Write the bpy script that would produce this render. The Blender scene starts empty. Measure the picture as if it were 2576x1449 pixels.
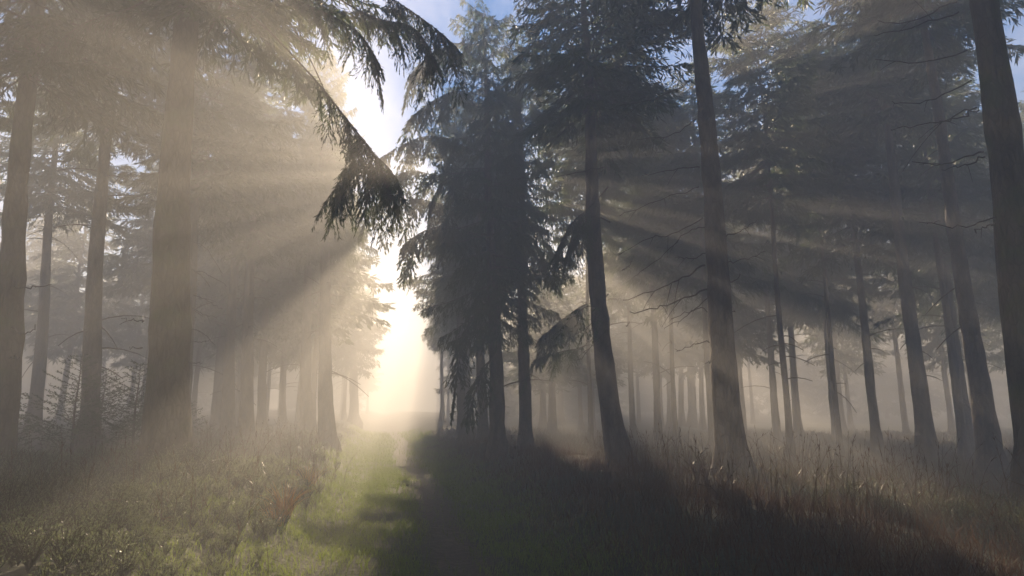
import bpy, math, random
import numpy as np
from mathutils import Vector

R = math.radians
random.seed(7)
RNG = np.random.default_rng(11)
scene = bpy.context.scene
COL = scene.collection

# ------------------------------------------------------------------ camera, sky, sun, exposure
PITCH = 10.1
EYE = 1.5
cam_d = bpy.data.cameras.new("camera")
cam_d.lens = 24.0
cam_d.sensor_width = 36.0
cam_d.clip_start = 0.05
cam_d.clip_end = 2000
cam = bpy.data.objects.new("camera", cam_d)
COL.objects.link(cam)
cam.location = (0, 0, EYE)
cam.rotation_euler = (R(90 + PITCH), 0, 0)
scene.camera = cam

SUN_AZ, SUN_EL = -5.5, 19.8           # degrees; azimuth from +Y towards +X
world = bpy.data.worlds.new("World")
scene.world = world
world.use_nodes = True
wn = world.node_tree.nodes
bg = wn["Background"]
sky = wn.new("ShaderNodeTexSky")
sky.sky_type = 'NISHITA'
sky.sun_disc = False
sky.sun_elevation = R(SUN_EL)
sky.sun_rotation = R(SUN_AZ)
sky.air_density = 1.0
sky.dust_density = 0.0
sky.ozone_density = 5.0
world.node_tree.links.new(sky.outputs[0], bg.inputs[0])
bg.inputs[1].default_value = 0.05
world.cycles.sampling_method = 'MANUAL'
world.cycles.sample_map_resolution = 512

sun_d = bpy.data.lights.new("sun", 'SUN')
sun_d.energy = 5.0
sun_d.angle = R(0.5)
sun_d.color = (1.0, 0.77, 0.52)
sun = bpy.data.objects.new("sun", sun_d)
COL.objects.link(sun)
SUNV = Vector((math.sin(R(SUN_AZ)) * math.cos(R(SUN_EL)), math.cos(R(SUN_AZ)) * math.cos(R(SUN_EL)), math.sin(R(SUN_EL))))
sun.rotation_euler = SUNV.to_track_quat('Z', 'Y').to_euler()

HAZE_DENSITY = 0.031
HAZE_G = 0.28
scene.view_settings.view_transform = 'Standard'
scene.view_settings.look = 'None'
scene.view_settings.exposure = 2.14
scene.view_settings.gamma = 1
scene.render.engine = 'CYCLES'
cy = scene.cycles
cy.use_denoising = True
cy.max_bounces = 5
cy.diffuse_bounces = 2
cy.glossy_bounces = 1
cy.transmission_bounces = 2
cy.volume_bounces = 1
cy.transparent_max_bounces = 6
cy.sample_clamp_indirect = 4.0
cy.use_adaptive_sampling = False

# ------------------------------------------------------------------ helpers
FPX = 24.0 / 36.0 * 2576.0
CP, SP = math.cos(R(PITCH)), math.sin(R(PITCH))


def at(px, py, depth):
    """point on the sight line of a photo position (2576 wide) at ground distance depth"""
    x = (px - 1288) / FPX
    y = (724.5 - py) / FPX
    dy, dz = CP - y * SP, SP + y * CP
    t = depth / dy
    return np.array((x * t, depth, EYE + dz * t))


def smooth(a, b, x):
    t = np.clip((x - a) / (b - a), 0, 1)
    return t * t * (3 - 2 * t)


def lane(x, y):
    """distance to the right of the middle of the path"""
    return x + 0.75 + 0.189 * (y - 6.6) + 0.12 * np.sin(y * 0.35)


def ground(x, y):
    x = np.asarray(x, float)
    y = np.asarray(y, float)
    u = lane(x, y)
    h = 0.44 * smooth(0.9, 2.9, u) - 0.2 * smooth(5.0, 9.0, u)
    h = h + 0.58 * smooth(1.0, 2.4, -u) + 0.1 * smooth(5, 12, -u)
    bump = 0.06 * np.sin(x * 1.7 + 0.6 * y) * np.sin(y * 1.1 - 0.4 * x) + 0.03 * np.sin(x * 4.1 + 1.3) * np.sin(y * 3.7)
    h = h + bump * (0.3 + 0.7 * smooth(0.8, 2.0, np.abs(u)))
    h = h - 0.035 * np.exp(-((u - 0.35) / 0.35) ** 2)
    h = h + 0.012 * np.clip(y - 25, 0, 60)
    return h


def make_mesh(name, verts, groups, mats, smooth_shade=False):
    """groups: list of (faces array Nxk, material index)"""
    me = bpy.data.meshes.new(name)
    verts = np.asarray(verts, np.float32)
    me.vertices.add(len(verts))
    me.vertices.foreach_set("co", verts.ravel())
    groups = [(np.asarray(f, np.int32), m) for f, m in groups if len(f)]
    nl = sum(f.size for f, m in groups)
    nf = sum(len(f) for f, m in groups)
    me.loops.add(nl)
    me.polygons.add(nf)
    me.loops.foreach_set("vertex_index", np.concatenate([f.ravel() for f, m in groups]))
    starts, idx, pos = [], [], 0
    for f, m in groups:
        k = f.shape[1]
        starts.append(pos + np.arange(len(f)) * k)
        idx.append(np.full(len(f), m))
        pos += f.size
    me.polygons.foreach_set("loop_start", np.concatenate(starts).astype(np.int32))
    me.polygons.foreach_set("material_index", np.concatenate(idx).astype(np.int32))
    if smooth_shade:
        me.polygons.foreach_set("use_smooth", np.ones(nf, bool))
    for m in mats:
        me.materials.append(m)
    me.update(calc_edges=True)
    me.validate()
    return me


def link(name, me, parent=None, loc=None):
    o = bpy.data.objects.new(name, me)
    COL.objects.link(o)
    if loc is not None:
        o.location = loc
    if parent is not None:
        o.parent = parent
    return o


def tag(o, label, cat, group=None, kind=None):
    if label:
        o["label"] = label
    if cat:
        o["category"] = cat
    if group:
        o["group"] = group
    if kind:
        o["kind"] = kind


class Parts:
    """collects tubes (quads, material 0) and leaves (quads, material 1)"""

    def __init__(self):
        self.v, self.n = [], 0
        self.q = [[], [], []]

    def tube(self, pts, rad, sides=6, mat=0, wob=None):
        pts = np.asarray(pts, float)
        rad = np.asarray(rad, float)
        n = len(pts)
        T = np.gradient(pts, axis=0)
        T /= np.linalg.norm(T, axis=1)[:, None] + 1e-9
        ref = np.array((0, 0, 1.0)) if abs(T[:, 2].mean()) < 0.8 else np.array((1.0, 0, 0))
        A = np.cross(T, ref)
        A /= np.linalg.norm(A, axis=1)[:, None] + 1e-9
        B = np.cross(T, A)
        a = np.arange(sides) * 2 * math.pi / sides
        rr = rad[:, None] * np.ones((1, sides))
        if wob is not None:
            rr = rr * wob
        ring = pts[:, None, :] + rr[..., None] * (np.cos(a)[None, :, None] * A[:, None, :] + np.sin(a)[None, :, None] * B[:, None, :])
        i = np.arange(n - 1)[:, None] * sides
        j = np.arange(sides)[None, :]
        j2 = (j + 1) % sides
        f = np.stack([i + j, i + j2, i + sides + j2, i + sides + j], -1).reshape(-1, 4) + self.n
        self.v.append(ring.reshape(-1, 3))
        self.n += n * sides
        self.q[mat].append(f)

    def blades(self, p, d, ln, w, rng, mat=1, mid=0.5, roll=None):
        """lozenge shaped shoots: base p, direction d, length ln, width w"""
        m = len(p)
        if roll is None:
            roll = rng.normal(size=(m, 3))
        side = np.cross(d, roll)
        side /= np.linalg.norm(side, axis=1)[:, None] + 1e-9
        side *= w[:, None]
        c = p + d * (ln * mid)[:, None]
        v = np.stack([p, c + side, p + d * ln[:, None], c - side], 1).reshape(-1, 3)
        f = np.arange(4 * m).reshape(-1, 4) + self.n
        self.v.append(v)
        self.n += 4 * m
        self.q[mat].append(f)

    def mesh(self, name, mats, smooth_shade=False):
        g = [(np.concatenate(q), i) for i, q in enumerate(self.q) if q]
        return make_mesh(name, np.concatenate(self.v), g, mats, smooth_shade)


def along(axis, s):
    """point and tangent at s (0..1) of a polyline"""
    n = len(axis)
    t = np.clip(np.asarray(s), 0, 1) * (n - 1)
    i = np.minimum(t.astype(int), n - 2)
    f = (t - i)[:, None]
    P = axis[i] * (1 - f) + axis[i + 1] * f
    T = axis[i + 1] - axis[i]
    return P, T / (np.linalg.norm(T, axis=1)[:, None] + 1e-9)


def spray(parts, axis, rng, gap=0.16, lbmax=0.7, step=0.075, ls=0.17, w=0.02, hang=0.5, s0=0.12, thick=0.016, twig=False):
    """one spruce bough: woody axis, side twigs, hanging needle shoots"""
    axis = np.asarray(axis, float)
    L = np.linalg.norm(np.diff(axis, axis=0), axis=1).sum()
    parts.tube(axis, np.linspace(thick, thick * 0.25, len(axis)), 3)
    nb = max(4, int(2 * L * (1 - s0) / gap))
    s = s0 + (1 - s0) * (np.arange(nb) + rng.random(nb)) / nb
    A, T = along(axis, s)
    side = np.where(np.arange(nb) % 2 == 0, 1.0, -1.0)[:, None]
    lat = np.cross(T, (0, 0, 1.0))
    lat /= np.linalg.norm(lat, axis=1)[:, None] + 1e-9
    lat = lat * side
    an = R(50) + rng.normal(size=(nb, 1)) * 0.25
    B = np.cos(an) * T + np.sin(an) * lat
    lb = lbmax * (np.clip(1.03 - s, 0, 1) ** 0.6) * np.clip((s - s0) * 6 + 0.35, 0, 1) * (0.6 + 0.7 * rng.random(nb)) + 0.08
    m = max(3, int(lb.mean() / step) * 2)
    q = rng.random((nb, m))
    down = np.array((0, 0, -1.0))
    Pq = A[:, None] + B[:, None] * (lb[:, None] * q)[..., None] + down * (hang * lb[:, None] * q ** 2)[..., None]
    D = B[:, None] * 0.7 + lat[:, None] * (rng.normal(size=(nb, m)) * 0.25)[..., None] + T[:, None] * (rng.normal(size=(nb, m)) * 0.35)[..., None] \
        + down * (hang * (0.3 + 1.3 * rng.random((nb, m))))[..., None] + rng.normal(size=(nb, m, 3)) * 0.18
    D /= np.linalg.norm(D, axis=2)[..., None]
    k = nb * m
    ln = ls * (0.55 + 0.8 * rng.random(k))
    parts.blades(Pq.reshape(-1, 3), D.reshape(-1, 3), ln, w * (0.7 + 0.6 * rng.random(k)), rng)
    # shoots on the axis itself and its tip
    k2 = max(6, int(L / step))
    A2, T2 = along(axis, s0 + (1 - s0) * rng.random(k2))
    D2 = T2 * 0.8 + rng.normal(size=(k2, 3)) * 0.45 + down * hang * 0.4
    D2 /= np.linalg.norm(D2, axis=1)[:, None]
    parts.blades(A2, D2, ls * (0.5 + 0.7 * rng.random(k2)), w * np.ones(k2), rng)
    if twig:
        for i in range(nb):
            qq = np.linspace(0, 1, 4)[:, None]
            parts.tube(A[i] + B[i] * lb[i] * qq + down * hang * lb[i] * qq ** 2, np.linspace(thick * 0.3, thick * 0.1, 4), 3)


def crown_mesh(name, seed, z0, H, rad, n, gap, lbmax, step, ls, w, hang=0.55, top_pow=0.75, lower=0.6, drop=0.25, mats=None):
    rng = np.random.default_rng(seed)
    P = Parts()
    for i in range(n):
        t = (i // 6 + 0.5 + rng.normal() * 0.1) / (n // 6 + 1)
        z = z0 + (H - z0) * t
        L = rad * (1 - t) ** top_pow * (0.5 + 0.65 * rng.random()) * (0.9 + 0.16 * math.sin(9 * t + seed)) * (lower + (1 - lower) * min(1, t * 5)) + 0.25
        a = (i % 6) * 1.047 + (i // 6) * 0.7 + rng.normal() * 0.3
        e0 = -0.22 + 0.75 * t + rng.normal() * 0.12
        d = drop * (1 - 0.6 * t)
        s = np.linspace(0, 1, 7)
        rr = L * s
        zz = z + L * (e0 * s - d * s ** 2 * 1.5 + d * 1.1 * s ** 3)
        aa = a + rng.normal() * 0.15 * s
        axis = np.stack([rr * np.cos(aa), rr * np.sin(aa), zz], 1)
        spray(P, axis, rng, gap, min(lbmax, 0.12 + L * 0.3), step, ls, w, hang, thick=0.012 + 0.006 * L)
    return P.mesh(name, mats)


# ------------------------------------------------------------------ materials
def new_mat(name):
    m = bpy.data.materials.new(name)
    m.use_nodes = True
    nt = m.node_tree
    return m, nt, nt.nodes["Principled BSDF"], nt.nodes, nt.links


def ramp(nodes, cols):
    r = nodes.new("ShaderNodeValToRGB")
    el = r.color_ramp.elements
    el[0].position, el[0].color = cols[0][0], (*cols[0][1], 1)
    el[1].position, el[1].color = cols[-1][0], (*cols[-1][1], 1)
    for p, c in cols[1:-1]:
        e = el.new(p)
        e.color = (*c, 1)
    return r


def bark_mat(name, c0, c1, moss=0.0):
    m, nt, b, N, L = new_mat(name)
    tc = N.new("ShaderNodeTexCoord")
    mp = N.new("ShaderNodeMapping")
    mp.inputs["Scale"].default_value = (1, 1, 0.35)
    L.new(tc.outputs["Object"], mp.inputs[0])
    v = N.new("ShaderNodeTexVoronoi")
    v.feature = 'DISTANCE_TO_EDGE'
    v.inputs["Scale"].default_value = 15
    no = N.new("ShaderNodeTexNoise")
    no.inputs["Scale"].default_value = 9
    no.inputs["Detail"].default_value = 6
    L.new(mp.outputs[0], v.inputs["Vector"])
    L.new(mp.outputs[0], no.inputs["Vector"])
    r = ramp(N, [(0.3, c0), (0.7, c1)])
    L.new(no.outputs["Fac"], r.inputs[0])
    cr = ramp(N, [(0.0, (0.6, 0.58, 0.57)), (0.10, (1, 1, 1))])
    L.new(v.outputs["Distance"], cr.inputs[0])
    ml = N.new("ShaderNodeMixRGB")
    ml.blend_type = 'MULTIPLY'
    ml.inputs[0].default_value = 1
    L.new(r.outputs[0], ml.inputs[1])
    L.new(cr.outputs[0], ml.inputs[2])
    out = ml.outputs[0]
    if moss:
        n2 = N.new("ShaderNodeTexNoise")
        n2.inputs["Scale"].default_value = 1.6
        n2.inputs["Detail"].default_value = 5
        L.new(tc.outputs["Object"], n2.inputs["Vector"])
        r2 = ramp(N, [(0.52, (0, 0, 0)), (0.64, (moss, moss, moss))])
        L.new(n2.outputs["Fac"], r2.inputs[0])
        mx = N.new("ShaderNodeMixRGB")
        mx.inputs[2].default_value = (0.06, 0.085, 0.02, 1)
        L.new(r2.outputs[0], mx.inputs[0])
        L.new(out, mx.inputs[1])
        out = mx.outputs[0]
    L.new(out, b.inputs["Base Color"])
    bp = N.new("ShaderNodeBump")
    bp.inputs["Strength"].default_value = 0.9
    bp.inputs["Distance"].default_value = 0.03
    L.new(v.outputs["Distance"], bp.inputs["Height"])
    L.new(bp.outputs[0], b.inputs["Normal"])
    b.inputs["Roughness"].default_value = 0.9
    b.inputs["Specular IOR Level"].default_value = 0.2
    return m


def leaf_mat(name, cols, trans, rough=0.5, spec=0.35, scale=1.2, mixf=0.35):
    m, nt, b, N, L = new_mat(name)
    gi = N.new("ShaderNodeNewGeometry")
    oi = N.new("ShaderNodeTexCoord")
    no = N.new("ShaderNodeTexNoise")
    no.inputs["Scale"].default_value = scale
    no.inputs["Detail"].default_value = 3
    L.new(oi.outputs["Object"], no.inputs["Vector"])
    add = N.new("ShaderNodeMath")
    add.operation = 'MULTIPLY_ADD'
    add.inputs[1].default_value = 0.5
    L.new(gi.outputs["Random Per Island"], add.inputs[0])
    sub = N.new("ShaderNodeMath")
    sub.operation = 'SUBTRACT'
    sub.inputs[1].default_value = 0.25
    L.new(no.outputs["Fac"], sub.inputs[0])
    L.new(sub.outputs[0], add.inputs[2])
    r = ramp(N, cols)
    L.new(add.outputs[0], r.inputs[0])
    L.new(r.outputs[0], b.inputs["Base Color"])
    b.inputs["Roughness"].default_value = rough
    b.inputs["Specular IOR Level"].default_value = spec
    tr = N.new("ShaderNodeBsdfTranslucent")
    tr.inputs[0].default_value = (*trans, 1)
    mx = N.new("ShaderNodeMixShader")
    mx.inputs[0].default_value = mixf
    L.new(b.outputs[0], mx.inputs[1])
    L.new(tr.outputs[0], mx.inputs[2])
    L.new(mx.outputs[0], N["Material Output"].inputs[0])
    return m


BARK = bark_mat("spruce_bark", (0.05, 0.038, 0.03), (0.17, 0.13, 0.105))
BARK_MOSS = bark_mat("mossy_bark", (0.045, 0.034, 0.027), (0.12, 0.095, 0.075), 0.8)
TWIG = bark_mat("dead_twig", (0.04, 0.032, 0.026), (0.09, 0.075, 0.06))
NEEDLE = leaf_mat("spruce_needles", [(0.2, (0.012, 0.03, 0.014)), (0.5, (0.022, 0.05, 0.02)), (0.8, (0.045, 0.07, 0.022))], (0.10, 0.14, 0.035))
BILBERRY = leaf_mat("bilberry_leaf", [(0.2, (0.025, 0.045, 0.018)), (0.55, (0.07, 0.095, 0.045)), (0.85, (0.16, 0.175, 0.10))], (0.26, 0.30, 0.15), 0.5, 0.35, 2.0, 0.3)
STEM = leaf_mat("shrub_stem", [(0.2, (0.03, 0.03, 0.015)), (0.8, (0.05, 0.04, 0.02))], (0.03, 0.03, 0.015), 0.7, 0.2, 2.0, 0.1)
LAWN = leaf_mat("short_grass", [(0.15, (0.035, 0.08, 0.01)), (0.5, (0.07, 0.13, 0.015)), (0.85, (0.14, 0.15, 0.035))], (0.24, 0.32, 0.025), 0.45, 0.35, 1.3, 0.5)
STRAW = leaf_mat("dry_grass_blade", [(0.15, (0.05, 0.022, 0.012)), (0.5, (0.11, 0.05, 0.024)), (0.85, (0.15, 0.09, 0.045))], (0.11, 0.055, 0.025), 0.7, 0.1, 0.8, 0.22)
RUST = leaf_mat("orange_grass_blade", [(0.15, (0.2, 0.09, 0.02)), (0.5, (0.34, 0.18, 0.04)), (0.85, (0.4, 0.27, 0.09))], (0.6, 0.36, 0.09), 0.45, 0.4, 3.0, 0.5)
TUSSOCK = leaf_mat("green_tussock_blade", [(0.15, (0.03, 0.045, 0.015)), (0.5, (0.075, 0.07, 0.03)), (0.85, (0.14, 0.09, 0.045))], (0.13, 0.12, 0.05), 0.4, 0.45, 1.0, 0.35)


def ground_mat():
    m, nt, b, N, L = new_mat("forest_floor")
    tc = N.new("ShaderNodeTexCoord")
    dot = N.new("ShaderNodeVectorMath")
    dot.operation = 'DOT_PRODUCT'
    dot.inputs[1].default_value = (1, 0.189, 0)
    L.new(tc.outputs["Object"], dot.inputs[0])
    no = N.new("ShaderNodeTexNoise")
    no.inputs["Scale"].default_value = 1.4
    no.inputs["Detail"].default_value = 8
    L.new(tc.outputs["Object"], no.inputs["Vector"])
    nf = N.new("ShaderNodeTexNoise")
    nf.inputs["Scale"].default_value = 14
    nf.inputs["Detail"].default_value = 8
    L.new(tc.outputs["Object"], nf.inputs["Vector"])
    # u relative to the trodden line
    add = N.new("ShaderNodeMath")
    add.operation = 'ADD'
    add.inputs[1].default_value = 0.75 - 0.189 * 6.6 - 0.35
    L.new(dot.outputs["Value"], add.inputs[0])
    ab = N.new("ShaderNodeMath")
    ab.operation = 'ABSOLUTE'
    L.new(add.outputs[0], ab.inputs[0])
    ns = N.new("ShaderNodeMath")
    ns.operation = 'MULTIPLY_ADD'
    ns.inputs[1].default_value = 0.9
    L.new(no.outputs["Fac"], ns.inputs[0])
    L.new(ab.outputs[0], ns.inputs[2])
    rp = ramp(N, [(0.62, (1, 1, 1)), (0.95, (0, 0, 0))])
    L.new(ns.outputs[0], rp.inputs[0])
    soil = ramp(N, [(0.3, (0.022, 0.016, 0.01)), (0.5, (0.05, 0.036, 0.022)), (0.72, (0.10, 0.075, 0.05))])
    L.new(nf.outputs["Fac"], soil.inputs[0])
    turf = ramp(N, [(0.3, (0.016, 0.02, 0.008)), (0.5, (0.03, 0.038, 0.013)), (0.7, (0.05, 0.045, 0.02))])
    L.new(nf.outputs["Fac"], turf.inputs[0])
    mx = N.new("ShaderNodeMixRGB")
    L.new(rp.outputs[0], mx.inputs[0])
    L.new(turf.outputs[0], mx.inputs[1])
    L.new(soil.outputs[0], mx.inputs[2])
    L.new(mx.outputs[0], b.inputs["Base Color"])
    bp = N.new("ShaderNodeBump")
    bp.inputs["Strength"].default_value = 0.8
    bp.inputs["Distance"].default_value = 0.05
    L.new(nf.outputs["Fac"], bp.inputs["Height"])
    L.new(bp.outputs[0], b.inputs["Normal"])
    b.inputs["Roughness"].default_value = 0.95
    return m


# ------------------------------------------------------------------ ground
def axis_grid(lo, hi, fine_lo, fine_hi, df, dc):
    return np.unique(np.round(np.concatenate([np.arange(lo, fine_lo, dc), np.arange(fine_lo, fine_hi, df), np.arange(fine_hi, hi + 0.1, dc)]), 3))


gx = axis_grid(-110, 110, -14, 14, 0.12, 2.0)
gy = axis_grid(-12, 165, 1, 30, 0.14, 1.5)
GX, GY = np.meshgrid(gx, gy)
GZ = ground(GX, GY)
i = np.arange(len(gy) - 1)[:, None] * len(gx)
j = np.arange(len(gx) - 1)[None, :]
gf = np.stack([i + j, i + j + 1, i + j + 1 + len(gx), i + j + len(gx)], -1).reshape(-1, 4)
go = link("ground", make_mesh("ground", np.stack([GX, GY, GZ], -1).reshape(-1, 3), [(gf, 0)], [ground_mat()], True))
tag(go, "forest floor with a trodden path between two low banks", "ground", kind="structure")

# ------------------------------------------------------------------ crowns shared by many trees (unit: metres, tree foot at the origin)
CM = [BARK, NEEDLE]
TOP = 12.0
# thin high crown above a long bare stem
HIGH = [crown_mesh("high_crown", 100 + k, 6.0 + 0.6 * k, TOP, 2.4, 110, 0.12, 0.62, 0.05, 0.17, 0.015, top_pow=0.42, mats=CM) for k in range(3)]
# full crown with drooping curtain boughs
FULL = [crown_mesh("full_crown", 200 + k, 3.2 + 2.0 * k, TOP, 2.6, 118, 0.12, 0.7, 0.05, 0.17, 0.016, hang=0.8, top_pow=0.42, lower=0.75, drop=0.3, mats=CM) for k in range(2)]
WALL = [crown_mesh("wall_crown", 250 + k, 5.0, TOP, 2.1, 112, 0.15, 0.75, 0.065, 0.2, 0.021, hang=0.8, top_pow=0.16, lower=0.8, drop=0.3, mats=CM) for k in range(2)]  # wide tops, shaped to keep sun off the haze in the sky gap
MID = [crown_mesh("mid_crown", 270 + k, 5.2 + 0.8 * k, TOP, 2.5, 105, 0.14, 0.66, 0.062, 0.20, 0.019, hang=0.7, top_pow=0.45, mats=CM) for k in range(2)]
# crowns that begin above the picture for the nearest bare stems
VHIGH = [crown_mesh("top_crown", 290 + k, 8.4 + 0.5 * k, TOP, 2.0, 100, 0.12, 0.62, 0.05, 0.17, 0.015, top_pow=0.5, mats=CM) for k in range(2)]
# lighter versions for the trees far back
FAR = [crown_mesh("far_crown", 300 + k, 3.6 + 0.9 * k, TOP, 2.4, 108, 0.21, 0.7, 0.11, 0.3, 0.038, hang=0.7, top_pow=0.55, mats=CM) for k in range(4)]

LOW = [crown_mesh("low_crown", 350 + k, 0.9, TOP, 2.7, 130, 0.30, 0.9, 0.17, 0.42, 0.06, hang=0.7, top_pow=0.6, mats=CM) for k in range(2)]


def trunk_mesh(pts_fn, H, r0, seed, sides=14, n=26, flare=0.45, bumps=0.05, twigs=0, twig_lo=1.5, twig_hi=8, mats=None):
    """tapered stem from below the ground to the tip, with root flare and knots"""
    rng = np.random.default_rng(seed)
    P = Parts()
    z = np.concatenate([[-0.5, -0.15, 0.05, 0.25, 0.5, 0.8, 1.2], np.linspace(1.7, min(9, H - 0.3), n), np.linspace(9.0 + 0.05 * (H - 9.0), H, 8) if H > 9.3 else np.array([9.05])])
    pts = np.array([pts_fn(t) for t in z])
    r = r0 * np.clip(1 - z / (H * 1.02), 0.03, 1) ** 0.8 * (1 + flare * np.exp(-np.clip(z, 0, 9) / 0.35))
    wob = 1 + bumps * rng.normal(size=(len(z), sides)) * 0.6 + 0.04 * rng.normal(size=(len(z), 1))
    fl = np.exp(-np.clip(z, 0, 9) / 0.4)[:, None] * 0.18 * np.cos(np.arange(sides)[None] * 2 * math.pi / sides * 4 + rng.random() * 6)
    P.tube(pts, r, sides, 0, wob + fl)
    for i in range(twigs):
        zz = twig_lo + (twig_hi - twig_lo) * rng.random()
        p0 = np.array(pts_fn(zz))
        a = rng.random() * 6.28
        L = 0.3 + 1.2 * rng.random() ** 1.5
        s = np.linspace(0, 1, 5)
        el = 0.15 + rng.normal() * 0.25
        ax = np.stack([np.cos(a) * L * s, np.sin(a) * L * s, L * (el * s - 0.35 * s ** 2)], 1) + p0
        P.tube(ax, np.linspace(0.02, 0.008, 5), 3)
    return P.mesh("trunk", mats or [BARK], True)


def dead_branch(tree, base, p0, p1, sag=0.12, r=0.016, seed=0, subs=4, mat=None, needles=False):
    """one bare dead branch as a part of its tree; p0, p1 in world space"""
    rng = np.random.default_rng(seed)
    P = Parts()
    p0 = np.asarray(p0, float) - base
    p1 = np.asarray(p1, float) - base
    L = np.linalg.norm(p1 - p0)
    s = np.linspace(0, 1, 9)[:, None]
    jit = rng.normal(size=(9, 3)) * 0.012 * L
    jit[0] = 0
    ax = p0 + (p1 - p0) * s + np.array((0, 0, -1.0)) * sag * L * 4 * s * (1 - s) + jit
    P.tube(ax, np.linspace(r, r * 0.3, 9), 5)
    for k in range(subs):
        t = 0.25 + 0.65 * rng.random()
        A, T = along(ax, np.array([t]))
        d = T[0] * 0.8 + rng.normal(size=3) * 0.55
        d /= np.linalg.norm(d)
        l2 = L * (0.12 + 0.28 * rng.random()) * (1.2 - t)
        ss = np.linspace(0, 1, 4)[:, None]
        sub = A[0] + d * l2 * ss + np.array((0, 0, -1.0)) * 0.25 * l2 * ss ** 2
        P.tube(sub, np.linspace(r * 0.5, r * 0.2, 4), 4)
        if needles:
            spray(P, sub, rng, 0.10, 0.22, 0.05, 0.09, 0.012, 0.9, s0=0.2, thick=r * 0.4)
    me = P.mesh("dead_branch", [TWIG, NEEDLE])
    return link("dead_branch", me, tree)


def tree(base_px, base_py, top_px, top_py, depth, width, label, crown=None, H=13.8, cscale=(1, 1), crot=0.0, seed=0,
         curve=0.0, group=None, twigs=0, mat=None, cat="tree", flare=0.6, sides=14, cz=0.0):
    """spruce whose stem shows at base_px .. top_px in the photo, width pixels thick, depth metres away"""
    H = H * 0.87
    b = at(base_px, base_py, depth)
    t = at(top_px, top_py, depth)
    gz = float(ground(b[0], depth))
    lean = (t[0] - b[0]) / max(0.5, t[2] - b[2])
    base = np.array((b[0] - lean * (b[2] - gz), depth, gz))
    rootx = lambda z: lean * z + curve * (math.exp(-max(0, z) / 1.1) - 1) if z < 12 else lean * z - curve
    r0 = width / FPX * depth / 2
    e = bpy.data.objects.new("spruce_tree", None)
    COL.objects.link(e)
    e.location = base
    tag(e, label, cat, group)
    off = curve * (math.exp(0) - 1)
    rng = random.Random(seed)
    ph = rng.random() * 6
    fn = lambda z: (rootx(z) - off + 0.025 * math.sin(z * 0.9 + ph) * min(1, max(0, z)), 0.03 * math.sin(z * 0.7 + ph), z)
    link("trunk", trunk_mesh(fn, H, r0, seed, twigs=twigs, mats=[mat or BARK], flare=flare, sides=sides), e)
    if crown is not None:
        c = link("crown", crown, e)
        c.scale = (cscale[0], cscale[0], cscale[1] * H / TOP)
        c.rotation_euler = (0, math.atan(lean), crot)
        c.location = (-curve, 0, cz)
    return e, base, fn


GL = "spruces left of the path"
GR = "spruces right of the path"
# ------------------------------------------------------------------ the trees one can tell apart, left of the path
T = {}
T['edge'] = tree(-8, 1100, 70, 250, 10.0, 74, "thick spruce trunk cut by the left edge of the photo", HIGH[0], 13.5, crot=1.0, seed=1, mat=BARK_MOSS, group=GL)
T['pale'] = tree(86, 1050, 125, 560, 19.0, 33, "pale spruce trunk in fog, second from the left edge", HIGH[1], 13.3, crot=2.0, seed=2, twigs=14, group=GL)
T['mid'] = tree(222, 1040, 254, 520, 14.0, 48, "slim dark spruce trunk rising out of the young spruces", HIGH[2], 13.5, crot=0.3, seed=3, twigs=18, group=GL)
T['big'] = tree(408, 1200, 452, 330, 9.4, 108, "broadest spruce trunk of all, swollen at its foot, on the left bank", HIGH[1], 13.9, (1.0, 1), 3.4, seed=4, group=GL, mat=BARK_MOSS, sides=20)
T['twin'] = tree(462, 1090, 482, 560, 15.5, 42, "spruce trunk half hidden behind the broadest trunk", HIGH[0], 13.5, crot=5.0, seed=5, twigs=14, group=GL)
T['a'] = tree(546, 1085, 572, 600, 27.0, 24, "thin pale trunk, left one of a close pair beyond the broadest trunk", FAR[1], 13.3, crot=0.5, seed=6, twigs=16, group=GL)
T['b'] = tree(571, 1090, 592, 620, 22.0, 32, "dark trunk, right one of a close pair beyond the broadest trunk", HIGH[2], 13.3, crot=1.2, seed=7, twigs=16, group=GL)
T['c'] = tree(616, 1090, 630, 700, 20.0, 36, "spruce trunk crossed by the sunbeam, just right of the close pair", HIGH[0], 13.2, (0.9, 1), 2.2, seed=8, twigs=14, group=GL)
T['d'] = tree(658, 1090, 668, 760, 26.0, 24, "narrow trunk between two thicker ones in the left row by the path", FAR[2], 13.2, crot=3.0, seed=9, twigs=14, group=GL)
T['e'] = tree(711, 1088, 716, 800, 33.0, 18, "thinnest trunk of the left row by the path", FAR[0], 13.2, crot=4.0, seed=10, twigs=10, group=GL)
T['f'] = tree(771, 1085, 772, 800, 24.0, 32, "faint fog-bleached trunk with a wide foot, second of the left row from the path", HIGH[1], 13.2, (0.9, 1), 5.0, seed=11, twigs=14, group=GL)
T['g'] = tree(823, 1088, 818, 800, 21.0, 40, "stout fog-bleached trunk nearest the lit path in the left row", FULL[1], 13.3, (0.55, 1), 0.0, seed=12, twigs=16, group=GL, cz=1.2)
T['h'] = tree(890, 1062, 890, 800, 42.0, 24, "spruce almost lost in the glare at the left edge of the path", FAR[0], 13, (0.9, 0.95), 1.0, seed=13, twigs=6, group=GL)
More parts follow.
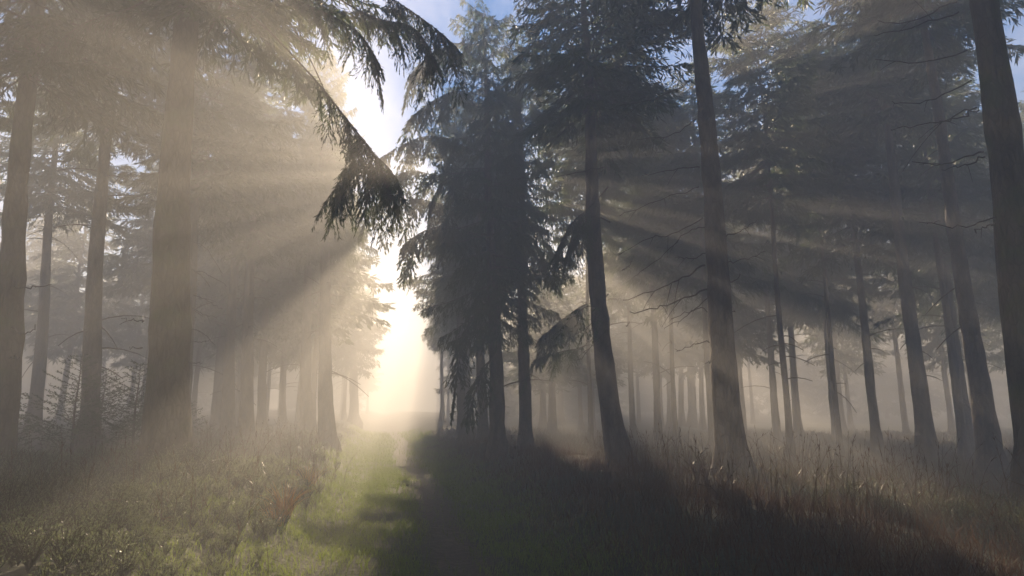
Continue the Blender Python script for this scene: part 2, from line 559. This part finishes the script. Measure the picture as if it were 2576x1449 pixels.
# ------------------------------------------------------------------ right of the path
T['full'] = tree(1252, 1095, 1238, 700, 17.5, 40, "dense spruce whose drooping boughs hang beside the sun glow", FULL[0], 13.9, (0.68, 1), 0.6, seed=20, twigs=6, group=GR)
T['full2'] = tree(1321, 1105, 1312, 560, 19.0, 34, "dense spruce right behind the one with boughs by the sun glow", FULL[1], 13.9, (0.62, 1), 2.9, seed=21, twigs=6, group=GR)
T['k1'] = tree(1366, 1085, 1362, 800, 36.0, 18, "narrow dark trunk in shade, leftmost behind the two dense spruces", FAR[0], 8.6, crot=0.2, seed=22, group=GR)
T['k2'] = tree(1390, 1085, 1384, 800, 30.0, 22, "dark trunk in shade just right of the narrow one behind dense spruces", FAR[1], 8.0, crot=1.6, seed=23, group=GR)
T['k3'] = tree(1412, 1075, 1408, 850, 46.0, 16, "pale trunk in grey shade right of the dark pair", FAR[2], 9.0, crot=2.6, seed=24, group=GR)
T['k4'] = tree(1462, 1080, 1456, 850, 38.0, 12, "thin pole-like trunk in grey shade under the half-bare dead bough", FAR[3], 10.0, crot=3.3, seed=25, group=GR)
T['k5'] = tree(1494, 1085, 1486, 850, 36.0, 11, "thinnest pole in grey shade, close left of the slender leaning trunk", FAR[1], 8.2, crot=4.4, seed=26, group=GR)
T['slim'] = tree(1532, 1120, 1503, 600, 19.0, 23, "slender trunk standing close left behind the curved trunk", VHIGH[0], 13.2, (1.0, 1), 4.1, seed=27, twigs=10, group=GR)
T['curve'] = tree(1566, 1165, 1530, 480, 13.5, 54, "trunk with a foot swept sideways to the right on the grassy bank", HIGH[2], 13.9, (1.1, 1), 1.1, seed=28, curve=0.32, group=GR, sides=18)
T['post'] = tree(1846, 1215, 1768, 200, 10.8, 70, "straight dark trunk with long dead branches, in the middle of the right bank", VHIGH[0], 13.9, (1.1, 1), 2.3, seed=29, group=GR, sides=18)
T['fog'] = tree(2012, 1135, 1972, 620, 29.0, 20, "single thin trunk in the beams between straight trunk and leaning pair", FAR[2], 13.5, crot=0.9, seed=30, twigs=16, group=GR)
T['lean1'] = tree(2334, 1150, 2190, 0, 16.5, 42, "leaning grey trunk, left one of the pair at right", VHIGH[0], 13.9, (1.1, 1), 5.1, seed=31, twigs=8, group=GR)
T['lean2'] = tree(2502, 1205, 2312, 0, 13.0, 50, "knobbly leaning trunk, right one of the pair at right", VHIGH[1], 13.9, (1.1, 1), 0.1, seed=32, twigs=4, group=GR)
T['black'] = tree(2625, 1150, 2478, 0, 8.0, 116, "black mossy trunk cut by the right edge of the photo", VHIGH[0], 13.7, (1.1, 1), 1.9, seed=33, group=GR, mat=BARK_MOSS, sides=20)
for k, (px, w, dp) in enumerate([(1662, 16, 40), (1690, 22, 38), (1716, 16, 44), (1742, 24, 42), (1768, 14, 40)]):
    tree(px, 1100, px - 6, 800, dp, w, "very faint trunk in the fog between curved trunk and straight trunk", FAR[k % 4], 13.0 + 0.3 * (k % 3), crot=k * 1.3, seed=40 + k, group="faint trunks between the two near right trunks")

for k, (px, d, lab, sc) in enumerate([(1214, 23, "backlit spruce added close behind the left edge of the dense spruce", 0.85), (1162, 26.5, "spruce with a wide ragged top, added to shade the right edge of the sky gap", 0.94),
                                      (1176, 31, "spruce in the middle of the added dark row behind the dense spruce", 0.8),
                                      (1176, 38, "fourth spruce of the added dark row behind the dense spruce", 0.95), (1158, 45, "farthest spruce of the added dark row behind the dense spruce", 0.8)]):
    tree(px, 1070, px - 6, 800, d, 0.36 / d * FPX, lab, WALL[k % 2], 13.9, (sc, 1), k * 2.1, seed=60 + k, group=GR, sides=10)  # row added as a screen that shades the haze in the sky gap

for k, (px, d, w, lab) in enumerate([(1486, 22, 13, "thin trunk with a high dark crown left behind the slender trunk"), (1700, 22.5, 13, "dim high-crowned spruce close left behind the straight trunk"), (1985, 17.0, 17, "grey spruce right behind the straight trunk in the beams"),
                                     (2110, 19.0, 15, "grey spruce midway between the straight trunk and the leaning pair"), (2420, 17.5, 24, "spruce in shade between the two leaning trunks")]):
    tree(px, 1090, px - (px - 1288) * 0.09, 300, d, w, lab, HIGH[(k + 2) % 3], 13.8, (0.85 if k == 0 else 0.95, 1), k * 2.3 + 0.4, seed=80 + k, group=GR, sides=10, twigs=12)

# ------------------------------------------------------------------ trees further back on both sides
rngb = random.Random(5)
spots = []


def back_trees(n, lo, hi, dlo, dhi, label, group, hlo, hhi, kinds=None):
    kinds = kinds or FAR
    made, tries = 0, 0
    while made < n and tries < 5000:
        tries += 1
        px = rngb.uniform(lo, hi)
        d = rngb.uniform(dlo, dhi)
        x = (px - 1288) / FPX * d
        if any((x - a) ** 2 + (d - b) ** 2 < 2.6 ** 2 for a, b in spots):
            continue
        spots.append((x, d))
        H = rngb.uniform(hlo, hhi)
        tree(px, 1080, px - (px - 1288) * 0.012, 980, d, 0.28 / d * FPX, label, kinds[made % len(kinds)], H, (rngb.uniform(0.9, 1.25), 1.0),
             rngb.uniform(0, 6.28), seed=500 + len(spots), group=group, twigs=6, sides=8)
        made += 1


back_trees(34, -350, 880, 26, 60, "tall spruce of the foggy wood behind the left row", "foggy wood left of the path", 12.0, 13.8)
back_trees(44, -500, 900, 60, 105, "tall spruce of the foggy wood behind the left row", "foggy wood left of the path", 12.0, 13.8, LOW)
back_trees(10, 1600, 2850, 19, 27, "tall spruce of the dim wood behind the right bank", "dim wood right of the path", 13.0, 13.9, [MID[0], MID[1]])
back_trees(17, 1520, 2950, 26, 60, "tall spruce of the dim wood behind the right bank", "dim wood right of the path", 13.0, 13.9)
back_trees(12, 1180, 1480, 46, 80, "lower spruce of the dim wood behind the two dense spruces", "lower wood behind the two dense spruces", 8.0, 11.0, LOW)
back_trees(56, 1140, 3000, 58, 105, "tall spruce of the dim wood behind the right bank", "dim wood right of the path", 12.5, 13.8, LOW)
for k, (px, d, H) in enumerate([(1112, 46, 11.4), (1128, 70, 13.6), (925, 78, 9.0)]):
    tree(px, 1056, px, 900, d, 0.3 / d * FPX, ["small pointed spruce far down the path under the sky gap", "taller far spruce right of the pointed one under the sky gap", "low far spruce left of the glare at the end of the path"][k],
         FAR[3 - k], H, (0.62, 1.0), k, seed=700 + k, group="spruces at the end of the path", sides=8)

for k, (x, y) in enumerate([(-9, 3), (-6.5, -4), (-1.8, -7), (3.2, -6), (7.5, -2), (9.5, 3.5), (-13, -3), (13, -4), (-14, 6), (14.5, 5), (0.5, -11), (-7, -10), (8, -10), (-4, -2.5), (4.5, 0.5), (-5, 1.5), (0.8, -3.5), (5, -9), (-3.5, -12), (-10.5, 0), (11, -6), (-11, -7)]):  # unseen trees, added to keep stray sky light off the foreground
    e = bpy.data.objects.new("spruce_tree", None)
    COL.objects.link(e)
    e.location = (x, y, float(ground(x, y)))
    tag(e, "unseen spruce added around and behind the viewpoint to block sky light", "tree", "added trees around the viewpoint")
    fn = lambda z: (0.02 * math.sin(z), 0.02 * math.cos(z), z)
    link("trunk", trunk_mesh(fn, 11.9, 0.2, 900 + k), e)
    c = link("crown", FULL[k % 2], e)
    c.scale = (1.2, 1.2, 0.98)
    c.rotation_euler = (0, 0, k * 1.7)

# ------------------------------------------------------------------ boughs and dead branches that show one by one
def path3(pts, depths):
    p = np.array([at(x, y, d) for (x, y), d in zip(pts, np.linspace(depths[0], depths[1], len(pts)))])
    # smooth the polyline
    t = np.linspace(0, len(p) - 1, 4 * len(p))
    i = np.clip(np.floor(t).astype(int), 0, len(p) - 2)
    f = t - i
    g = lambda k: p[np.clip(i + k, 0, len(p) - 1)]
    f = f[:, None]
    a, b, c, d = g(-1), g(0), g(1), g(2)
    return 0.5 * (2 * b + (c - a) * f + (2 * a - 5 * b + 4 * c - d) * f ** 2 + (3 * b - a - 3 * c + d) * f ** 3)


def bough(key, pts, depths, seed, s0=0.2, lbmax=0.5, hang=1.1, thick=0.02, ls=0.07, w=0.0062, gap=0.055, step=0.021, kids=0, name="bough", sub=0.35):
    e, base, fn = T[key]
    rng = np.random.default_rng(seed)
    P = Parts()
    ax = path3(pts, depths) - base
    spray(P, ax, rng, gap, lbmax, step, ls, w, hang, s0, thick, twig=True)
    L = np.linalg.norm(np.diff(ax, axis=0), axis=1).sum()
    for k in range(kids):                       # hanging side boughs
        A, D = along(ax, np.array([s0 + (0.96 - s0) * (k + rng.random()) / max(1, kids)]))
        lat = np.cross(D[0], (0, 0, 1.0))
        d = D[0] * 0.5 + lat * (1 if k % 2 else -1) * 0.6 + np.array((0, 0, -0.5)) + rng.normal(size=3) * 0.15
        l2 = L * sub * (0.5 + 0.6 * rng.random())
        q = np.linspace(0, 1, 6)[:, None]
        spray(P, A[0] + d * l2 * q + np.array((0, 0, -1.0)) * l2 * 0.7 * q ** 2, rng, gap, lbmax * 0.55, step, ls, w, hang, 0.1, thick * 0.5, twig=True)
    return link(name, P.mesh(name, [BARK, NEEDLE]), e)


def bare(key, pts, depths, seed, r=0.014, subs=3, needles=False):
    e, base, fn = T[key]
    rng = np.random.default_rng(seed)
    P = Parts()
    ax = path3(pts, depths) - base
    L = np.linalg.norm(np.diff(ax, axis=0), axis=1).sum()
    ax[1:] += rng.normal(size=(len(ax) - 1, 3)) * 0.014
    P.tube(ax, np.linspace(r, r * 0.35, len(ax)), 5)
    for k in range(subs):
        t = 0.3 + 0.65 * rng.random()
        A, D = along(ax, np.array([t]))
        d = D[0] * 0.8 + rng.normal(size=3) * 0.45 + np.array((0, 0, -0.2))
        l2 = L * (0.12 + 0.3 * rng.random()) * (1.25 - t)
        q = np.linspace(0, 1, 5)[:, None]
        sb = A[0] + d * l2 * q + np.array((0, 0, -0.3)) * l2 * q ** 2
        P.tube(sb, np.linspace(r * 0.45, r * 0.2, 5), 4)
        if needles:
            spray(P, sb, rng, 0.07, 0.16, 0.04, 0.08, 0.010, 1.0, 0.25, r * 0.35)
    return link("dead_branch", P.mesh("dead_branch", [TWIG, NEEDLE]), e)


bough('big', [(455, -60), (620, 30), (760, 165), (880, 310), (945, 400), (985, 500)], (9.3, 7.6), 1, s0=0.45, lbmax=0.26, kids=12, sub=0.07)
bough('big', [(520, -160), (700, 20), (800, 190), (860, 360), (870, 440), (850, 500)], (9.3, 8.0), 2, s0=0.74, lbmax=0.2, kids=4, sub=0.06, thick=0.012)
bough('big', [(520, -210), (760, -60), (930, 40), (1040, 70), (1100, 170)], (9.3, 8.2), 3, s0=0.45, lbmax=0.32, kids=8, sub=0.08)
bough('big', [(520, -260), (800, -110), (960, -20), (1080, 60), (1150, 120)], (9.3, 9.0), 4, s0=0.5, lbmax=0.36, kids=8, sub=0.09)
bough('big', [(480, -120), (640, -40), (790, 20), (900, 80), (950, 160)], (9.3, 8.6), 5, s0=0.35, lbmax=0.36, kids=9, sub=0.1)
bough('big', [(880, 310), (905, 370), (890, 430), (845, 520)], (8.3, 7.9), 7, s0=0.3, lbmax=0.24, kids=6, sub=0.16, thick=0.01)
bough('big', [(900, 345), (930, 400), (930, 450), (920, 500)], (8.2, 7.8), 8, s0=0.3, lbmax=0.24, kids=6, sub=0.18, thick=0.01)
bough('big', [(915, 370), (960, 405), (990, 440), (1010, 490)], (8.1, 7.9), 9, s0=0.2, lbmax=0.24, kids=6, sub=0.2, thick=0.01)
bough('big', [(440, -40), (330, 20), (210, 60), (120, 130)], (9.3, 8.4), 6, s0=0.3, lbmax=0.36, kids=6, sub=0.1)
for k, pts in enumerate([[(1238, 330), (1150, 350), (1060, 345), (960, 395)], [(1240, 420), (1130, 450), (1040, 430), (955, 455)], [(1240, 540), (1130, 520), (1040, 500), (930, 520)],
                         [(1240, 610), (1140, 570), (1070, 580), (1015, 615)], [(1240, 250), (1150, 230), (1080, 260), (1030, 300)], [(1240, 120), (1150, 110), (1080, 140), (1030, 190)],
                         [(1245, 760), (1190, 800), (1160, 880), (1150, 950)], [(1250, 880), (1225, 920), (1205, 960), (1180, 1040)]]):
    bough('full', pts, (17.4, 16.6), 20 + k, s0=0.2, lbmax=0.55, hang=1.0, ls=0.15, w=0.018, gap=0.09, step=0.045, kids=7 if k < 6 else 2, sub=0.25)
bough('curve', [(1530, 470), (1480, 525), (1440, 560), (1395, 645)], (13.3, 12.6), 40, s0=0.3, lbmax=0.4, kids=7, sub=0.3)
bough('curve', [(1535, 560), (1490, 545), (1450, 590), (1430, 640)], (13.3, 12.9), 41, s0=0.3, lbmax=0.35, kids=4, sub=0.3)
bough('slim', [(1522, 770), (1475, 765), (1420, 800), (1360, 850)], (18.6, 17.9), 43, s0=0.3, lbmax=0.45, hang=0.9, kids=6, sub=0.25, ls=0.13, w=0.012)
bough('slim', [(1520, 820), (1470, 870), (1410, 885), (1345, 905)], (18.6, 17.6), 42, s0=0.35, lbmax=0.4, hang=0.9, kids=4, sub=0.25, name="half_bare_bough")
POST = [[(1783, 727), (1720, 752), (1650, 775), (1583, 786)], [(1773, 667), (1715, 700), (1658, 726), (1568, 757)], [(1780, 750), (1735, 785), (1688, 802)],
        [(1783, 782), (1753, 777), (1718, 800), (1668, 830)], [(1790, 858), (1748, 865), (1703, 887)], [(1792, 912), (1776, 912)],
        [(1768, 548), (1688, 590), (1628, 598), (1560, 642)], [(1773, 572), (1728, 582), (1658, 650), (1593, 695)], [(1758, 470), (1698, 490), (1558, 540)],
        [(1825, 597), (1865, 580), (1903, 555)], [(1831, 660), (1880, 652), (1923, 630)], [(1831, 712), (1850, 705), (1863, 688)], [(1774, 637), (1740, 650), (1700, 648)],
        [(1836, 780), (1853, 783)], [(1760, 420), (1700, 425), (1620, 440)], [(1750, 300), (1690, 340), (1600, 350)], [(1742, 200), (1650, 250), (1560, 262)], [(1740, 10), (1690, 40), (1610, 85)]]
for k, p in enumerate(POST):
    bare('post', p, (10.8, 10.5 + 0.1 * (k % 4)), 60 + k, r=0.016 if k < 2 else 0.011, subs=3 if len(p) > 2 else 0)
for k, p in enumerate([[(1520, 770), (1470, 775), (1440, 800), (1405, 830)], [(1525, 830), (1490, 870), (1460, 905)], [(1530, 740), (1500, 800), (1440, 850)], [(1565, 680), (1580, 672), (1588, 657)], [(1575, 820), (1585, 812)],
                       [(1510, 250), (1420, 330), (1330, 390)], [(1520, 420), (1420, 440), (1300, 452)]]):
    bare('curve', p, (13.3, 12.8), 90 + k, r=0.012, subs=4 if len(p) > 2 else 0, needles=k in (0, 2))
for k, p in enumerate([[(2474, 382), (2382, 410), (2291, 411)], [(2477, 395), (2430, 415), (2370, 427)], [(2457, 270), (2347, 310), (2237, 327)], [(2462, 278), (2400, 300), (2360, 305)],
                       [(2444, 202), (2342, 250), (2237, 261)], [(2432, 127), (2322, 155), (2202, 150)], [(2407, 5), (2282, 55), (2207, 52)], [(2412, 30), (2300, 65), (2197, 92)],
                       [(2504, 547), (2422, 570), (2314, 559)], [(2504, 562), (2480, 570), (2452, 583)]]):
    bare('black', p, (8.0, 7.7), 110 + k, r=0.011, subs=1 if k % 2 else 2)
for k, p in enumerate([[(30, 822), (60, 840), (92, 822)], [(22, 899), (45, 899)], [(37, 720), (80, 722), (132, 717)]]):
    bare('edge', p, (9.9, 9.6), 130 + k, r=0.014, subs=1 if len(p) > 2 else 0)
for k, p in enumerate([[(362, 807), (335, 806), (305, 803)], [(358, 875), (325, 875)], [(487, 742), (520, 755), (555, 777)], [(485, 775), (515, 790), (545, 800)], [(482, 827), (512, 840), (545, 870)],
                       [(480, 857), (505, 860), (525, 857)], [(475, 912), (510, 912)], [(470, 605), (520, 625), (560, 690)], [(480, 680), (520, 690), (570, 720)]]):
    bare('big' if k < 2 else 'twin', p, (9.3, 9.1) if k < 2 else (15.4, 15.2), 140 + k, r=0.010 if k < 2 else 0.013, subs=1 if len(p) > 2 else 0)

# ------------------------------------------------------------------ young spruces on the left bank
def young(px, top_py, depth, half, seed, label):
    b = at(px, 1100, depth)
    gz = float(ground(b[0], depth))
    top = at(px, top_py, depth)[2] - gz
    e = bpy.data.objects.new("young_spruce", None)
    COL.objects.link(e)
    e.location = (b[0], depth, gz)
    tag(e, label, "tree", "young spruces on the left bank")
    st = Parts()
    zz = np.linspace(-0.1, top, 8)
    st.tube(np.stack([0.01 * np.sin(zz * 5), 0.01 * np.cos(zz * 4), zz], 1), np.linspace(0.03, 0.005, 8), 6)
    link("trunk", st.mesh("trunk", [BARK]), e)
    rng = np.random.default_rng(seed)
    P = Parts()
    rad = half / FPX * depth
    n = int(26 * top)
    for i in range(n):
        t = (i + rng.random()) / n
        L = rad * 1.35 * (1 - t) ** 0.9 * (0.5 + 0.65 * rng.random()) + 0.05
        a = i * 2.4 + rng.normal() * 0.3
        s = np.linspace(0, 1, 5)
        ax = np.stack([L * s * np.cos(a), L * s * np.sin(a), 0.08 + (top - 0.08) * t + L * (0.35 * s + 0.15 * s ** 2)], 1)
        spray(P, ax, rng, 0.13, 0.05 + L * 0.3, 0.03, 0.05, 0.008, 0.02, 0.2, 0.006)
    link("crown", P.mesh("crown", [BARK, NEEDLE]), e)


young(182, 895, 12.6, 130, 1, "largest young spruce in front of the slim dark trunk on the left bank")
young(335, 915, 13.0, 105, 2, "young spruce between the slim dark trunk and the broadest trunk")
young(20, 990, 11.5, 55, 3, "young spruce cut by the left edge beside the thick trunk")
young(470, 1015, 18.0, 45, 4, "tiny young spruce peeping out right of the broadest trunk")
young(250, 930, 17.0, 90, 5, "young spruce fading in the fog right behind the slim dark trunk")

# ------------------------------------------------------------------ grass and shrubs
def scatter(rng, n, x0, x1, y0, y1, dens):
    """random points kept with probability dens(x, y, u) (0..1)"""
    x = rng.uniform(x0, x1, n)
    y = rng.uniform(y0, y1, n)
    k = rng.random(n) < dens(x, y, lane(x, y))
    return x[k], y[k]


def in_view(x, y, m=0.12):
    return np.abs(x / np.maximum(y, 0.5)) < 0.72 + m


def grass_mesh(name, x, y, h, w, bend, rng, mats):
    n = len(x)
    z = ground(x, y) - 0.01
    a = rng.random(n) * 6.283
    b = rng.random(n) * 6.283
    sx, sy = np.cos(a) * w, np.sin(a) * w
    dx, dy = np.cos(b) * bend * h, np.sin(b) * bend * h
    p = np.stack([x, y, z], 1)
    sd = np.stack([sx, sy, 0 * sx], 1)
    m1 = p + np.stack([dx * 0.15, dy * 0.15, h * 0.42], 1)
    m2 = p + np.stack([dx * 0.5, dy * 0.5, h * 0.78], 1)
    tip = p + np.stack([dx, dy, h * (1 - 0.25 * bend)], 1)
    v = np.stack([p - sd, p + sd, m1 + sd * 0.8, m1 - sd * 0.8, m2 + sd * 0.5, m2 - sd * 0.5, tip], 1).reshape(-1, 3)
    o = np.arange(n)[:, None] * 7
    q = np.concatenate([o + [[0, 1, 2, 3]], o + [[3, 2, 4, 5]]])
    t = o + [[5, 4, 6]]
    return make_mesh(name, v, [(q, 0), (t, 0)], mats)


g = np.random.default_rng(3)
# short green grass of the path
x, y = scatter(g, 900000, -9, 3, 4.5, 40, lambda x, y, u: (np.minimum(1, (7.5 / y) ** 1.6)) * np.maximum(1 - smooth(1.2, 2.3, np.abs(u)), np.where(u < 0, 0.85 * (1 - smooth(10, 15, y)), 0)) * (1 - 0.93 * np.exp(-((u - 0.35) / 0.36) ** 4))
               * np.clip(0.62 + 0.5 * np.sin(x * 2.3 + np.sin(y * 1.7)) * np.sin(y * 1.9 + x) + 0.35 * np.sin(x * 7.1 + 1.3 * np.sin(y * 5)) * np.sin(y * 6.3 + 2 * x), 0.22, 1) * in_view(x, y))
sc = np.maximum(1, y / 8)
lo = link("short_grass", grass_mesh("short_grass", x, y, (0.045 + 0.07 * g.random(len(x)) ** 1.5) * sc ** 0.4, 0.0032 * sc, 0.3 + 0.7 * g.random(len(x)), g, [LAWN]))
tag(lo, "short green grass growing along both sides of the trodden path", "grass", kind="stuff")
# dry brown grass of the right bank
x, y = scatter(g, 620000, -6, 22, 2.6, 34, lambda x, y, u: np.minimum(1, (6.5 / y) ** 1.5) * smooth(0.9, 2.0, u) * (1 - 0.6 * smooth(3.6, 5.2, u)) * in_view(x, y))
sc = np.maximum(1, y / 8)
hh = (0.10 + 0.22 * g.random(len(x)) ** 1.4) * (0.45 + 0.55 * smooth(1.0, 2.8, lane(x, y)))
do = link("dry_grass", grass_mesh("dry_grass", x, y, hh, 0.0030 * sc, 0.25 + 0.8 * g.random(len(x)), g, [STRAW]))
tag(do, "dry brown grass covering the right bank", "grass", kind="stuff")
# greener tussocks mixed in, on both banks
x, y = scatter(g, 420000, -24, 22, 2.6, 34, lambda x, y, u: np.minimum(1, (6.5 / y) ** 1.5) * (0.6 * smooth(1.2, 2.0, -u) * smooth(8, 11, y) + 1.0 * smooth(3.4, 5.2, u)) * in_view(x, y)
               * (np.sin(x * 1.3 + 1.0) * np.sin(y * 1.1 + x * 0.4) > -0.35))
sc = np.maximum(1, y / 8)
to = link("tussock_grass", grass_mesh("tussock_grass", x, y, 0.12 + 0.3 * g.random(len(x)) ** 1.5, 0.0030 * sc, 0.3 + 0.8 * g.random(len(x)), g, [TUSSOCK]))
tag(to, "green and grey tussock grass among the shrubs on the banks", "grass", kind="stuff")


def stalk_mesh(name, x, y, h, rng, mats, w=0.0035):
    """tall bent stalks with a loose seed head"""
    P = Parts()
    z = ground(x, y)
    for i in range(len(x)):
        a = rng.random() * 6.283
        b = 0.08 + 0.5 * rng.random() ** 2.5
        s = np.linspace(0, 1, 7)
        ax = np.stack([x[i] + np.cos(a) * b * h[i] * s ** 2, y[i] + np.sin(a) * b * h[i] * s ** 2, z[i] + h[i] * (s - 0.35 * b * s ** 3)], 1)
        ww = w * max(1, y[i] / 9)
        P.tube(ax, np.linspace(ww, ww * 0.35, 7), 3)
        k = 5
        A, D = along(ax, 0.72 + 0.28 * rng.random(k))
        D = D + rng.normal(size=(k, 3)) * 0.25
        D /= np.linalg.norm(D, axis=1)[:, None]
        P.blades(A, D, 0.03 + 0.05 * rng.random(k), np.full(k, ww * 0.9), rng, 0)
        A, D = along(ax, 0.05 + 0.45 * rng.random(3))
        D = D + rng.normal(size=(3, 3)) * 0.6
        D /= np.linalg.norm(D, axis=1)[:, None]
        P.blades(A, D, 0.12 + 0.15 * rng.random(3), np.full(3, ww), rng, 0, mid=0.3)
    return P.mesh(name, mats)


sx, sy = scatter(g, 2600, 1.5, 12, 4.5, 14, lambda x, y, u: smooth(2.2, 3.2, u) * (1 - smooth(5.5, 8, u)) * in_view(x, y) * (0.25 + 0.75 * (np.sin(x * 2.1) * np.sin(y * 1.6 + 0.7 * x) > 0.1)) * 0.8)
so = link("tall_grass", stalk_mesh("tall_grass", sx, sy, 0.35 + 0.5 * g.random(len(sx)), g, [STRAW]))
tag(so, "tall thin grass stalks standing up against the fog on the right bank", "grass", kind="stuff")
sx, sy = scatter(g, 1500, -12, -1.2, 5.5, 22, lambda x, y, u: smooth(1.2, 1.8, -u) * (1 - smooth(4, 7, -u)) * in_view(x, y) * 0.6)
so = link("left_bank_stalks", stalk_mesh("bank_stalks", sx, sy, 0.25 + 0.45 * g.random(len(sx)), g, [STRAW]))
so.name = "bank_stalks"
tag(so, "fine reddish grass stalks along the left edge of the path", "grass", kind="stuff")


def shrub_mesh(name, x, y, rng, mats, leaf=0.009, hmax=0.42, stems=13):
    """low twiggy bilberry growth: branching upright stems with small leaves"""
    P = Parts()
    z = ground(x, y)
    n = len(x)
    for i in range(n):
        H = hmax * (0.55 + 0.45 * rng.random()) * float(0.45 + 0.55 * smooth(1.8, 3.2, abs(lane(x[i], y[i])))) * (0.75 + 0.25 * math.sin(x[i] * 2.2 + 1) * math.sin(y[i] * 1.9))
        sc = max(1, y[i] / 7)
        for k in range(stems):
            a = rng.random() * 6.283
            t = 0.15 + 0.6 * rng.random()
            h = H * (0.6 + 0.4 * rng.random())
            s = np.linspace(0, 1, 4)
            ax = np.stack([x[i] + np.cos(a) * t * h * s ** 1.3, y[i] + np.sin(a) * t * h * s ** 1.3, z[i] + h * s], 1)
            P.tube(ax, np.linspace(0.004, 0.002, 4) * sc, 3, 0)
            m = 9
            A, D = along(ax, 0.3 + 0.7 * rng.random(m))
            D = D * 0.7 + rng.normal(size=(m, 3)) * 0.6
            D /= np.linalg.norm(D, axis=1)[:, None]
            A2 = A + D * (0.05 * rng.random(m))[:, None]
            P.blades(A2, D, leaf * 1.9 * sc * (0.6 + 0.8 * rng.random(m)), leaf * 0.5 * sc * (0.6 + 0.8 * rng.random(m)), rng, 1)
    return P.mesh(name, mats)


x, y = scatter(g, 3400, -9.5, -1.6, 3.2, 11.5, lambda x, y, u: smooth(1.3, 1.9, -u) * np.minimum(1, 6.5 / y) * in_view(x, y))
bo = link("bilberry_shrubs", shrub_mesh("bilberry_shrubs", x, y, g, [STEM, BILBERRY], hmax=0.47))
tag(bo, "dewy twiggy bilberry growth in front on the left bank", "shrubs", kind="stuff")
x, y = scatter(g, 900, -20, -2.0, 11, 27, lambda x, y, u: smooth(1.4, 2.2, -u) * in_view(x, y))
bo = link("heather_shrubs", shrub_mesh("heather_shrubs", x, y, g, [STEM, BILBERRY], 0.010, 0.34, 7))
tag(bo, "low shrubs fading into the fog under the left trees", "shrubs", kind="stuff")
x, y = scatter(g, 500, 3.2, 9, 4.2, 9, lambda x, y, u: smooth(4.2, 5.2, u) * in_view(x, y))
bo = link("crest_shrubs", shrub_mesh("crest_shrubs", x, y, g, [STEM, BILBERRY], 0.011, 0.3, 7))
tag(bo, "low leafy growth at the right end of the dry grass", "shrubs", kind="stuff")


def tuft(px, py, depth, n, h, label, mat, cat="grass tuft"):
    b = at(px, py, depth)
    gz = float(ground(b[0], depth))
    rng = np.random.default_rng(n)
    P = Parts()
    for i in range(n):
        a = rng.random() * 6.283
        r = 0.1 * rng.random()
        l = h * (0.5 + 0.6 * rng.random())
        bend = 0.15 + 0.6 * rng.random() ** 1.5
        s = np.linspace(0, 1, 6)
        ax = np.stack([np.cos(a) * (r + bend * l * s ** 1.8), np.sin(a) * (r + bend * l * s ** 1.8), l * (s - 0.4 * bend * s ** 2.5) - 0.02], 1)
        P.tube(ax, np.linspace(0.006, 0.0015, 6), 3)
    o = link("grass_tuft", P.mesh("grass_tuft", [mat]), None, (b[0], depth, gz))
    tag(o, label, cat)


tuft(712, 1310, 8.6, 75, 0.45, "rusty orange grass tuft at the left edge of the lit grass", RUST)
tuft(690, 1345, 8.0, 45, 0.32, "smaller orange grass tuft in front of the rusty one", RUST)
tuft(775, 1225, 11.0, 60, 0.4, "orange tinged tuft farther up the left edge of the path", RUST)

# ------------------------------------------------------------------ haze
hz = Parts()
x0, x1, y0, y1, zb, zt = -112, 112, -14, 167, -1.4, 12.5
hv = np.array([(x0, y0, zb), (x1, y0, zb), (x1, y1, zb), (x0, y1, zb), (x0, y0, zt), (x1, y0, zt), (x1, y1, zt), (x0, y1, zt)])
hf = np.array([(0, 3, 2, 1), (4, 5, 6, 7), (0, 1, 5, 4), (1, 2, 6, 5), (2, 3, 7, 6), (3, 0, 4, 7)])
hm = bpy.data.materials.new("haze")
hm.use_nodes = True
hn = hm.node_tree.nodes
hn.remove(hn["Principled BSDF"])
pv = hn.new("ShaderNodeVolumePrincipled")
pv.inputs["Color"].default_value = (0.95, 0.95, 0.95, 1)
pv.inputs["Density"].default_value = HAZE_DENSITY
pv.inputs["Anisotropy"].default_value = HAZE_G
hm.node_tree.links.new(pv.outputs[0], hn["Material Output"].inputs["Volume"])
ho = link("haze", make_mesh("haze", hv, [(hf, 0)], [hm]))
tag(ho, "thin morning fog filling the whole wood", "fog", kind="stuff")
